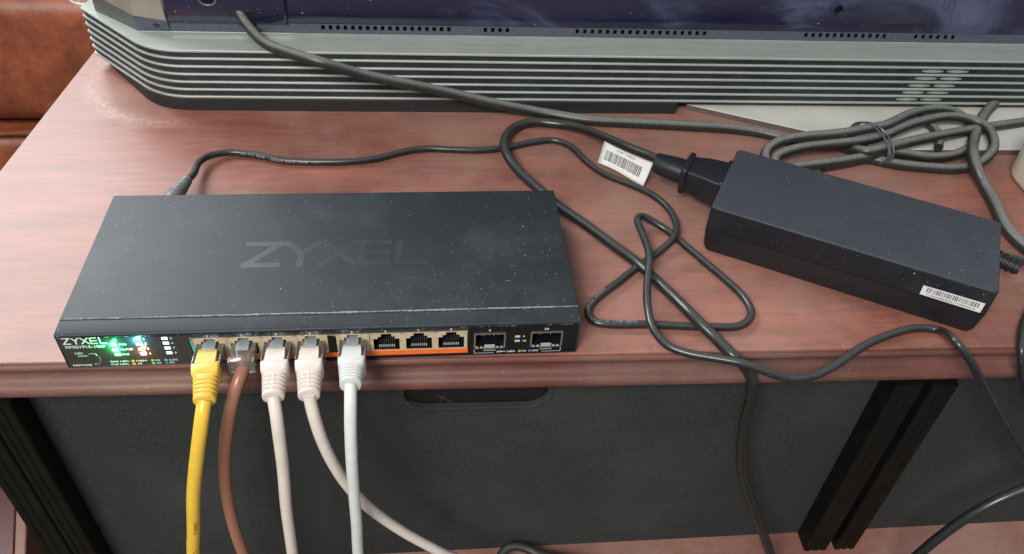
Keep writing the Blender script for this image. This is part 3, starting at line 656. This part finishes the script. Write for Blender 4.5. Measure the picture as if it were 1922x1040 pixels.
# lamps
def led(x, z, m, nm='lamp', w_=2.7, h_=1.7, label=None):
    return mk('status_lamp', *box(x - w_ / 2, x + w_ / 2, .46, .62, z - h_ / 2, z + h_ / 2), m, sw, smooth=0, label=label)
led(24.7, 15.4, 'led_green', label='bright green lamp beside PWR'); led(24.9, 11.8, 'led_green', label='green lamp beside CLOUD'); led(25.1, 8.4, 'led_green2', label='pale green lamp beside PoE')
led(36.5, 18.7, 'led_cyan', label='bright cyan lamp'); led(36.7, 15.3, 'led_cyan', label='cyan lamp'); led(36.9, 11.8, 'led_amber', label='amber lamp'); led(37.0, 8.4, 'led_amber', label='pale amber lamp')
for z in (18.7, 15.4, 11.9, 8.5): led(49.1, z, 'led_white', label='white lamp')
for z in (12.8, 9.6): led(219.2, z, 'lens', label='unlit grey lamp window', w_=2.6, h_=1.4)
def glow(x, y, z, c, p):
    d = bpy.data.lights.new('lamp_glow', 'POINT'); d.energy = p; d.color = c; d.shadow_soft_size = .0011
    o = bpy.data.objects.new('lamp_glow', d); COL.objects.link(o); o.location = (x * S, y * S, z * S)
glow(24.7, -1.3, 15.6, (.02, 1, .22), .013); glow(25, -1.2, 11.8, (.02, 1, .2), .007)
glow(36.5, -1.3, 18.0, (.05, .8, 1), .012); glow(37, -1.6, 10.5, (1, .30, .10), .005)
FX, FZ = (1, 0, 0), (0, 0, 1)
def ft(t, x, z, w_, h_, m='white_print', b=.03): text(t, (x, .52, z), FX, FZ, w_, h_, m, sw, b, 'print reading ' + t)
mk('emblem', *strokes('ZYXEL', 3.9, 3.1, 1.1, .72, lambda u, v_, w_: (2.6 + u, .50 - w_, 16.6 + v_)), 'white_print', sw, smooth=0, label='wide white capitals ZYXEL on the front plate')
ft('XMG1915-10EP', 2.2, 13.6, 18.9, 1.7)
ft('LED', 5.6, 9.4, 3.8, 1.15); ft('mode', 6.6, 7.6, 4.2, 1.1); ft('RESTORE', 2.4, .9, 8.8, 1.15)
ft('PWR', 27.3, 14.8, 3.6, 1.15); ft('CLOUD', 27.0, 11.3, 6.0, 1.15); ft('PoE', 27.2, 7.8, 3.2, 1.15)
for t, x, z in (('1', 39.3, 18.1), ('2', 39.3, 14.8), ('3', 39.5, 11.3), ('4', 39.6, 7.8), ('5', 51.6, 18.1), ('6', 51.6, 14.8), ('7', 51.7, 11.3), ('8', 51.7, 7.9)): ft(t, x, z, .9 if t != '1' else .45, 1.25)
ft('RJ45 LED:', 20.2, 2.9, 9.0, 1.05); ft('100M', 32.4, 2.9, 4.9, 1.05); ft('1G', 41.5, 2.9, 2.1, 1.05); ft('2.5G', 47.9, 2.9, 4.0, 1.05)
ft('PoE LED:', 20.2, .9, 8.4, 1.05); ft('AF', 32.4, .9, 2.5, 1.05); ft('AT', 41.6, .9, 2.2, 1.05); ft('BT', 47.9, .9, 2.2, 1.05)
def dot(x, z, m): mk('colour_dot', [(x + .85 * math.cos(k * math.pi / 8), .5, z + .85 * math.sin(k * math.pi / 8)) for k in range(16)], [tuple(range(16))], m, sw, smooth=0)
for x, z, m in ((30.9, 3.4, 'yellow_dot'), (30.9, 1.35, 'yellow_dot'), (40.1, 3.4, 'green_dot'), (40.1, 1.35, 'green_dot'), (46.4, 3.4, 'cyan_dot'), (46.4, 1.35, 'deepblue_dot'), (220.7, 2.0, 'green_dot'), (225.9, 2.0, 'blue_dot')): dot(x, z, m)
arc_ = [(13.4 + 2.0 * math.cos(R(a)), .42, 8.4 + 1.3 * math.sin(R(a))) for a in range(185, -30, -15)]
mk('reset_hole', *tube(arc_, .3, 6, 1), 'silver', sw); mk('reset_arrow', *tube([(16.1, .42, 7.0), (16.5, .42, 4.6), (15.8, .42, 2.3), (13.2, .42, 1.5), (12.6, .42, 2.1)], .28, 6, 1), 'silver', sw)
for t, x in (('1', 68.7), ('2', 84.6), ('3', 100.7), ('4', 116.8), ('5', 137.0), ('6', 153.2), ('7', 169.3), ('8', 185.4)): ft(t, x, 18.65, 1.0 if t != '1' else .45, 1.4)
ft('9', 204.6, 17.1, .95, 1.3); ft('10', 232.7, 17.1, 2.0, 1.3); ft('9', 222.0, 12.2, .8, 1.15); ft('10', 222.0, 9.0, 1.7, 1.15)
ft('SFP+ LED:', 209.0, 1.45, 9.6, 1.05); ft('1G', 222.0, 1.45, 2.0, 1.05); ft('10G', 227.1, 1.45, 3.2, 1.05)
ln = [box(197.4, 197.6, .5, .56, 1.2, 3.9), box(197.6, 207.5, .5, .56, 1.2, 1.35), box(241.6, 241.8, .5, .56, 1.2, 4.0), box(232.0, 241.6, .5, .56, 1.2, 1.35)]
mk('bracket_print', *join(ln), 'white_print', sw, smooth=0)
# protective film still on the plate
def film(x0, x1, z0, z1, y=-.1):
    nx = int((x1 - x0) / 3) + 1; V = []; F = []
    for j in range(4):
        for i in range(nx + 1):
            x = x0 + (x1 - x0) * i / nx; V.append((x, y + .12 * math.sin(x * .7 + j) + .1 * math.sin(x * .23), z0 + (z1 - z0) * j / 3))
    for j in range(3):
        for i in range(nx): F.append((j * (nx + 1) + i, j * (nx + 1) + i + 1, (j + 1) * (nx + 1) + i + 1, (j + 1) * (nx + 1) + i))
    mk('protective_film', V, F, 'film', sw, smooth=80)
film(1, 60.2, .7, 20.9); film(60.4, 194.5, 18.4, 21.0)
# large capitals on the lid
mk('emblem', *strokes('ZYXEL', 17, 16.2, 3.6, 3.6, lambda u, v_, w_: (80.5 + u + v_ * .02, 46 + v_, 23.82 + w_)), 'dim_print', sw, smooth=0, label='faint dark capitals ZYXEL on the lid')

# ------------------------------------------------------------------ cords on the table
def cord(name, key, r, m, label, cat, seg=16, **k):
    r = r * .87
    pts = PATHS[key]; lo = min(pts, key=lambda p: p[2])
    t = thing(name, label, cat, pts[len(pts) // 2]); mk('jacket', *tube(pts, r, seg, **k), m, t, smooth=60); return t
dc = cord('adapter_cable', 'dc_cord', 2.5, 'cord_black', 'thin black lead looping from the switch back to the black adapter', 'cord')
def ribs(p0, p1, r0, r1, n, m, parent, name='strain_rib'):
    p0, p1 = Vector(p0), Vector(p1); d = (p1 - p0); L_ = d.length; t = d.normalized(); u = t.cross(Vector((0, 0, 1))).normalized(); w_ = u.cross(t)
    core = [[p0 + d * s + (u * math.cos(a * math.pi / 8) + w_ * math.sin(a * math.pi / 8)) * (r0 + (r1 - r0) * s) * .8 for a in range(16)] for s in (0, 1)]
    mk('strain_relief', *loft(core), m, parent, smooth=60)
    for k in range(n):
        s = (k + .3) / n; r = r0 + (r1 - r0) * s; hw = .34 * L_ / n / L_
        rg = [[p0 + d * (s + q * hw) + (u * math.cos(a * math.pi / 8) + w_ * math.sin(a * math.pi / 8)) * (r * (1 - .12 * abs(q))) for a in range(16)] for q in (-1, -.6, .6, 1)]
        mk(name, *loft(rg), m, parent, smooth=40)
a = Vector(PATHS['dc_cord'][1]); b = Vector(PATHS['dc_cord'][2])
ribs((27.9, 126, 11), (31.0, 141, 10.3), 5.0, 3.3, 6, 'plug_grey', dc)
BP0, BP1 = Vector((24.5, 107.4, 12)), Vector((27.9, 126, 11))
bd = (BP1 - BP0).normalized(); bu = bd.cross(Vector((0, 0, 1))).normalized(); bw = bu.cross(bd)
mk('barrel_plug', *loft([[BP0.lerp(BP1, q) + (bu * math.cos(k * math.pi / 8) + bw * math.sin(k * math.pi / 8)) * 5.3 * s_ for k in range(16)] for q, s_ in ((0, .9), (.05, 1), (.85, 1), (1, .85))]), 'plug_grey', dc, smooth=50)
text_on_cord('DAYNOR  PVC  ROHS      E253-LR  20276   AWM   VW-1', PATHS['dc_cord'], 2.18, 52, 1.7, (0, -1, .5), 'print_cord', dc, 'pale print along the lead')
text_on_cord('DAYNOR  POPAYD        LR-SERIES  AWM  20276', PATHS['dc_cord'], 2.18, 470, 1.7, (0, .2, 1), 'print_cord', dc, 'pale print along the lead')

pc = cord('mains_cable', 'power_cord', 3.55, 'cord_power', 'thick black mains cord plugged into the adapter and falling over the edge', 'power cord')
dcd = cord('grey_cable', 'display_cord', 4.1, 'cord_dusty', 'dusty grey cord running from the display across the table to the bundle', 'cord')
co = cord('coiled_cable', 'coil', 3.9, 'cord_dusty', 'dusty black cord coiled in flat loops behind the adapter', 'cord')
gc = cord('thick_cable', 'grey_cord', 4.4, 'cord_dusty', 'thick grey cord coming down at far right behind the coiled loops', 'cord')
sc2 = cord('short_cable', 'short_cord', 3.4, 'cord_dusty', 'short black cord end on the silver plate inside the coil', 'cord')
shc = cord('bent_cable', 'shelf_cord', 3.4, 'cord_hang', 'black cord bent up on the lower shelf at the bottom edge', 'cord')
tie = thing('wire_tie', 'thin twisted wire tie around the coiled cord', 'cable tie', TIE)
for k, (dx, tl) in enumerate(((-1.6, .14), (.4, -.06), (2.1, .1))):
    pts = []
    for q in range(0, 361, 20):
        a = R(q); pts.append(Vector(TIE) + Vector((dx + tl * 11 * math.sin(a) + 2.2 * math.cos(a) * .2, 0, 0)) + Vector((.25, -.97, 0)) * (19.5 * math.cos(a)) + Vector((0, 0, 1)) * (11.5 * math.sin(a)))
    mk('wire_loop', *tube(pts, .65, 6, 2, it=1), 'tie', tie)

# ------------------------------------------------------------------ power adapter
ad = thing('power_adapter', 'large black brick power adapter with barcode sticker on its front', 'power adapter', (420, 68, 0))
P0 = Vector((335.1, 77.8, 0)); ua = Vector((.8686, -.4955, 0)); ub = Vector((.4955, .8686, 0))
LA, LB = 153.9, 67.5
def af(a, b, z): return P0 + ua * a + ub * b + Vector((0, 0, z))
def aring(ins, z, r): return [af(LA / 2 + p[0], LB / 2 + p[1], z) for p in rrect(LA - 2 * ins, LB - 2 * ins, max(.5, r), 5)]
up = [aring(.15, 16.9, 3)] + [aring(.15 + .15 * (z - 17) / 14, z, 3) for z in (17.2, 31.7)] + [aring(.3 + 1.3 * (1 - math.cos(R(a))), 31.7 + 1.3 * math.sin(R(a)), 3) for a in (20, 40, 60, 78, 90)]
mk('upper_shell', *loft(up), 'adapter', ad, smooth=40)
mk('lower_shell', *loft([aring(3.6, .3, 2), aring(2.6, .6, 2.5), aring(1.2, 4, 3), aring(.15, 16.3, 3)]), 'adapter_low', ad, smooth=40)
mk('seam', *loft([aring(.7, 16.2, 3), aring(.7, 17, 3)]), 'tv_hole', ad)
def fr(a, z, o=.0): return af(a, -.0 + .12 - o, z)
stk = mk('sticker', [fr(119.5, 17.7, .16), fr(150.2, 17.5, .16), fr(150.2, 24.4, .2), fr(119.2, 24.1, .2)], [(0, 1, 2, 3)], 'paper', ad, smooth=0)
bars = []; x = 121.8
while x < 147.6:
    w_ = rnd.choice((.25, .4, .6)); bars.append(([fr(x, 20.2, .22), fr(x + w_, 20.2, .22), fr(x + w_, 23.5, .24), fr(x, 23.5, .24)], [(0, 1, 2, 3)])); x += w_ + rnd.choice((.3, .45, .7))
mk('barcode', *join(bars), 'ink', stk, smooth=0)
text('T1002SB80R2A17100V0539', fr(122.2, 18.3, .24), ua, (0, 0, 1), 25, 1.15, 'ink', stk, .01, 'serial line under the barcode')
ribs(af(LA + .5, 57, 16), af(LA + 17, 53, 15), 6.0, 4.4, 5, 'adapter_low', ad)
# inlet and mains plug
NP = Vector((355.8, 120.8, 0)); un = Vector((-.869, .495, 0)); us = Vector((.495, .869, 0)); 
def pf(a, b, z): return NP + un * a + us * b + Vector((0, 0, z))
mk('inlet_frame', *loft([[pf(a, p[0], 17.5 + p[1]) for p in rrect(28.4, 20, 2, 3)] for a in (-6, -1.2)]), 'adapter_low', ad, bevel=.5)
ZP = 17.2
def pr_(a, w_, h_, r): return [pf(a, p[0], ZP + (a / 41) * 1.8 + p[1]) for p in rrect(w_, h_, r, 5)]
mk('plug_body', *loft([pr_(-2.5, 25.6, 17, 1.2), pr_(-1, 26.2, 17.6, 1.4), pr_(1, 26.2, 17.6, 1.4), pr_(10, 23.5, 17.2, 1.6), pr_(19.5, 19.5, 15.5, 2.2)]), 'adapter_low', pc, smooth=45)
mk('plug_flange', *loft([pr_(18.7, 19, 15.6, 2.5), pr_(19.4, 22.4, 18.6, 2.5), pr_(21, 23.4, 19.4, 3), pr_(22.5, 22.4, 18.6, 3), pr_(23.6, 17, 14, 5.5)]), 'adapter_low', pc, smooth=60)
mk('plug_neck', *loft([pr_(23, 16.5, 13, 5.5), pr_(30, 15.5, 13, 5.5), pr_(41, 12.6, 12, 5.5), pr_(42, 11.6, 11, 5)]), 'adapter_low', pc, smooth=45)
# paper flag folded round the cord
tg = [Vector(v_) for v_ in TAG]
V = []; n1 = 10
A_, B_, C_, D_ = tg
for i in range(n1 + 1):
    t = i / n1; top = A_.lerp(B_, t); bot = D_.lerp(C_, t)
    for j in range(9):
        s_ = j / 8; p = top.lerp(bot, s_); p = p + Vector((0, 0, 2.2 * math.sin(math.pi * min(1, s_ * 1.5)) - 1.0 * s_ * s_ + .8 * math.sin(t * 5) * s_)); V.append(p)
F = [(i * 9 + j, i * 9 + j + 1, (i + 1) * 9 + j + 1, (i + 1) * 9 + j) for i in range(n1) for j in range(8)]
flag = mk('paper_flag', V, F, 'paper', pc, smooth=80); sm = flag.modifiers.new('thickness', 'SOLIDIFY'); sm.thickness = .0003; sm.offset = -1
def tagpt(t, s_, lift=.16):
    top = A_.lerp(B_, t); bot = D_.lerp(C_, t); p = top.lerp(bot, s_) + Vector((0, 0, 2.2 * math.sin(math.pi * min(1, s_ * 1.5)) - 1.0 * s_ * s_ + .8 * math.sin(t * 5) * s_))
    nrm = (B_ - A_).cross(D_ - A_).normalized(); nrm = nrm if nrm.z > 0 else -nrm
    return p + nrm * lift
bars = []; x = .1
while x < .86:
    w_ = rnd.choice((.008, .013, .018))
    if True: bars.append(([tagpt(x, .84, .3), tagpt(x + w_, .84, .3), tagpt(x + w_, .70, .3), tagpt(x + w_, .56, .3), tagpt(x, .56, .3), tagpt(x, .70, .3)], [(0, 1, 2, 5), (5, 2, 3, 4)]))
    x += w_ + rnd.choice((.009, .013, .018))
mk('barcode', *join(bars), 'ink', flag, smooth=0)
e1 = (tagpt(.9, .5) - tagpt(.1, .5)).normalized(); e2 = (tagpt(.3, .2) - tagpt(.3, .6)).normalized()
text('P03401 L70802D', tagpt(.3, .50, .45), e1, e2, 15, 1.3, 'ink', flag, -.01, 'small print above the barcode')

# ------------------------------------------------------------------ network cables
def rj45(cx, key, r, m, mb, label, wires, end, tongue=True, mid_slot=False, boot=True, flat=1.):
    zc = 10.1; t = thing('network_cable', label, 'network cable', (cx, -20, 0), 'network cables plugged into the switch')
    mk('jacket', *tube(PATHS[key], r, 16, flat=flat), m, t, smooth=60)
    yb = -11 if not boot else -12.6
    # clear plug
    pl_ = mk('plug_body', *loft([[(cx + p[0], y, zc + dz + p[1]) for p in rrect(11.7 - k_, 7.6 - k_, .5, 2)] for y, k_, dz in ((8.5, .5, 0), (8, 0, 0), (yb, 0, -.4))]), 'clear', t, smooth=30)
    tail = [box(cx - 5.85, cx + 5.85, yb - .01, yb + .8, zc - 4.4, zc + 3.4)] if not boot else []
    if not boot:
        mk('plug_rim', *join([box(cx - 6.2, cx - 5.2, yb - .6, yb + 3, zc - 4.6, zc + 3.6), box(cx + 5.2, cx + 6.2, yb - .6, yb + 3, zc - 4.6, zc + 3.6), box(cx - 5.2, cx + 5.2, yb - .6, yb + .2, zc - 4.6, zc - 3.8)]), 'clear', t, bevel=.2)
        mk('cord_end', *tube([(cx, 3, zc - .5), (cx, -4, zc - .6), (cx, -9, zc - .9), tuple(PATHS[key][1])], r * .98, 14, 1), m, t, smooth=60)
    for k, wm in enumerate(wires):
        xx = cx - 4.2 + k * 8.4 / (len(wires) - 1)
        mk('wire', *tube([(xx, 8, zc + 1.8), (xx, 2, zc + 2.0), (cx + (xx - cx) * .8, -3.5, zc + 2.2), (cx + (xx - cx) * .5, -7, zc + 1.0)], .5, 6, 1.5), wm, t)
    # latch on top
    la = [[(cx + sx * w_, y, z + dz) for sx, dz in ((-1, 0), (1, 0), (1, .7), (-1, .7))] for y, w_, z in ((8, 1.6, zc + 4.0), (2, 2.4, zc + 4.0), (.5, 2.9, zc + 4.3), (-4.2, 3.0, zc + 4.9), (-5.4, 2.9, zc + 4.9))]
    mk('latch', *loft(la), 'clear_latch', t, smooth=30)
    if not boot: return t
    s0 = Vector((cx, yb + .6, zc - .3)); e0 = Vector(end); d = e0 - s0; L_ = d.length; tt = d.normalized(); u = Vector((1, 0, 0)); u = (u - tt * u.dot(tt)).normalized(); n_ = u.cross(tt) ; n_ = n_ if n_.z > 0 else -n_
    def br(s_, w_, h_, r_): return [s0 + d * s_ + u * p[0] + n_ * (p[1] + .0) for p in rrect(w_, h_, r_, 4)]
    mk('boot', *loft([br(0, 12.8, 10.2, 1.0), br(.04, 13.2, 10.6, 1.2), br(.26, 12.6, 10.2, 1.6), br(.37, 11.2, 9.2, 2.2), br(.40, 9.4, 7.8, 2.4), br(.96, 7.8, 7.0, 3.2), br(1, 6.8, 6.4, 3.0)]), mb, t, smooth=45)
    for k in range(5):
        s_ = .44 + k * .125; w_ = 11.6 - k * .32; h_ = 9.6 - k * .3; q = .042
        rings_ = [br(s_ - q, w_ - 1.6, h_ - 1.6, 3), br(s_ - q * .7, w_ - .3, h_ - .3, 3.4), br(s_, w_, h_, 3.6), br(s_ + q * .7, w_ - .3, h_ - .3, 3.4), br(s_ + q, w_ - 1.6, h_ - 1.6, 3)]
        if k == 4: rings_ = rings_[:3] + [br(s_ + q * 1.6, w_ - .2, h_ - .2, 3.6), br(s_ + q * 2.2, w_ - 1.2, h_ - 1.2, 3.2)]
        mk('boot_rib', *loft(rings_), mb, t, smooth=60)
    if mid_slot: mk('boot_ridge', *loft([[s0 + d * s_ + u * a + n_ * b for a, b in ((-.8, hh - 1.5), (.8, hh - 1.5), (.6, hh), (-.6, hh))] for s_, hh in ((.36, 4.8), (.93, 4.0))]), mb, t, bevel=.2)
    if tongue:
        mk('boot_tongue', *loft([[(cx + sx * w_, y, z + dz) for sx, dz in ((-1, -1.6), (1, -1.6), (1, 0), (-1, 0))] for y, w_, z in ((-12.8, 4.8, zc + 5.2), (-7, 4.6, zc + 5.5), (-4.6, 4.3, zc + 5.5), (-4.0, 4.2, zc + 5.2))]), mb, t, bevel=.35)
        mk('boot_wing', *join([box(cx - 6.6, cx - 5.9, -12.8, 0, zc - 4, zc + 4.4), box(cx + 5.9, cx + 6.6, -12.8, 0, zc - 4, zc + 4.4)]), 'clear', t, bevel=.2)
    return t
W1 = ['wire_orange', 'wire_white', 'wire_teal', 'wire_teal', 'wire_blue', 'wire_orange']
yc = rj45(CT[0], 'yellow', 3.35, 'yellow', 'yellow_boot', 'yellow network cable with ribbed boot in port 1', W1, PATHS['yellow'][0], flat=.9)
text_on_cord('568B.2', PATHS['yellow'], 3.35, 80, 2.2, (.6, -.9, .25), 'ink_yellow', yc, 'faint print 568B.2', stretch=1.3)
text_on_cord('CAT.5', PATHS['yellow'], 3.35, 108, 2.2, (.6, -.9, .25), 'ink_yellow', yc, 'faint print CAT.', stretch=1.3)
rj45(CT[1], 'brown', 3.15, 'brown', 'brown', 'brown network cable with plain clear plug in port 2', ['wire_white', 'wire_blue', 'wire_white', 'wire_blue', 'wire_orange', 'wire_orange'], None, boot=False)
rj45(CT[2], 'white3', 2.95, 'cream', 'cream_boot', 'cream white network cable hanging straight down from port 3', ['wire_white', 'wire_green', 'wire_white', 'wire_green', 'wire_brown', 'wire_orange'], PATHS['white3'][0], mid_slot=True)
rj45(CT[3], 'white4', 2.95, 'cream', 'cream_boot', 'cream white network cable in port 4 curving away to the right', ['wire_white', 'wire_green', 'wire_white', 'wire_teal', 'wire_brown', 'wire_orange'], PATHS['white4'][0], mid_slot=True)
rj45(CT[4], 'grey5', 2.95, 'pale_grey', 'pale_grey_boot', 'pale grey network cable with ribbed boot in port 5', ['wire_teal', 'wire_white', 'wire_blue', 'wire_teal', 'wire_white', 'wire_orange'], PATHS['grey5'][0])
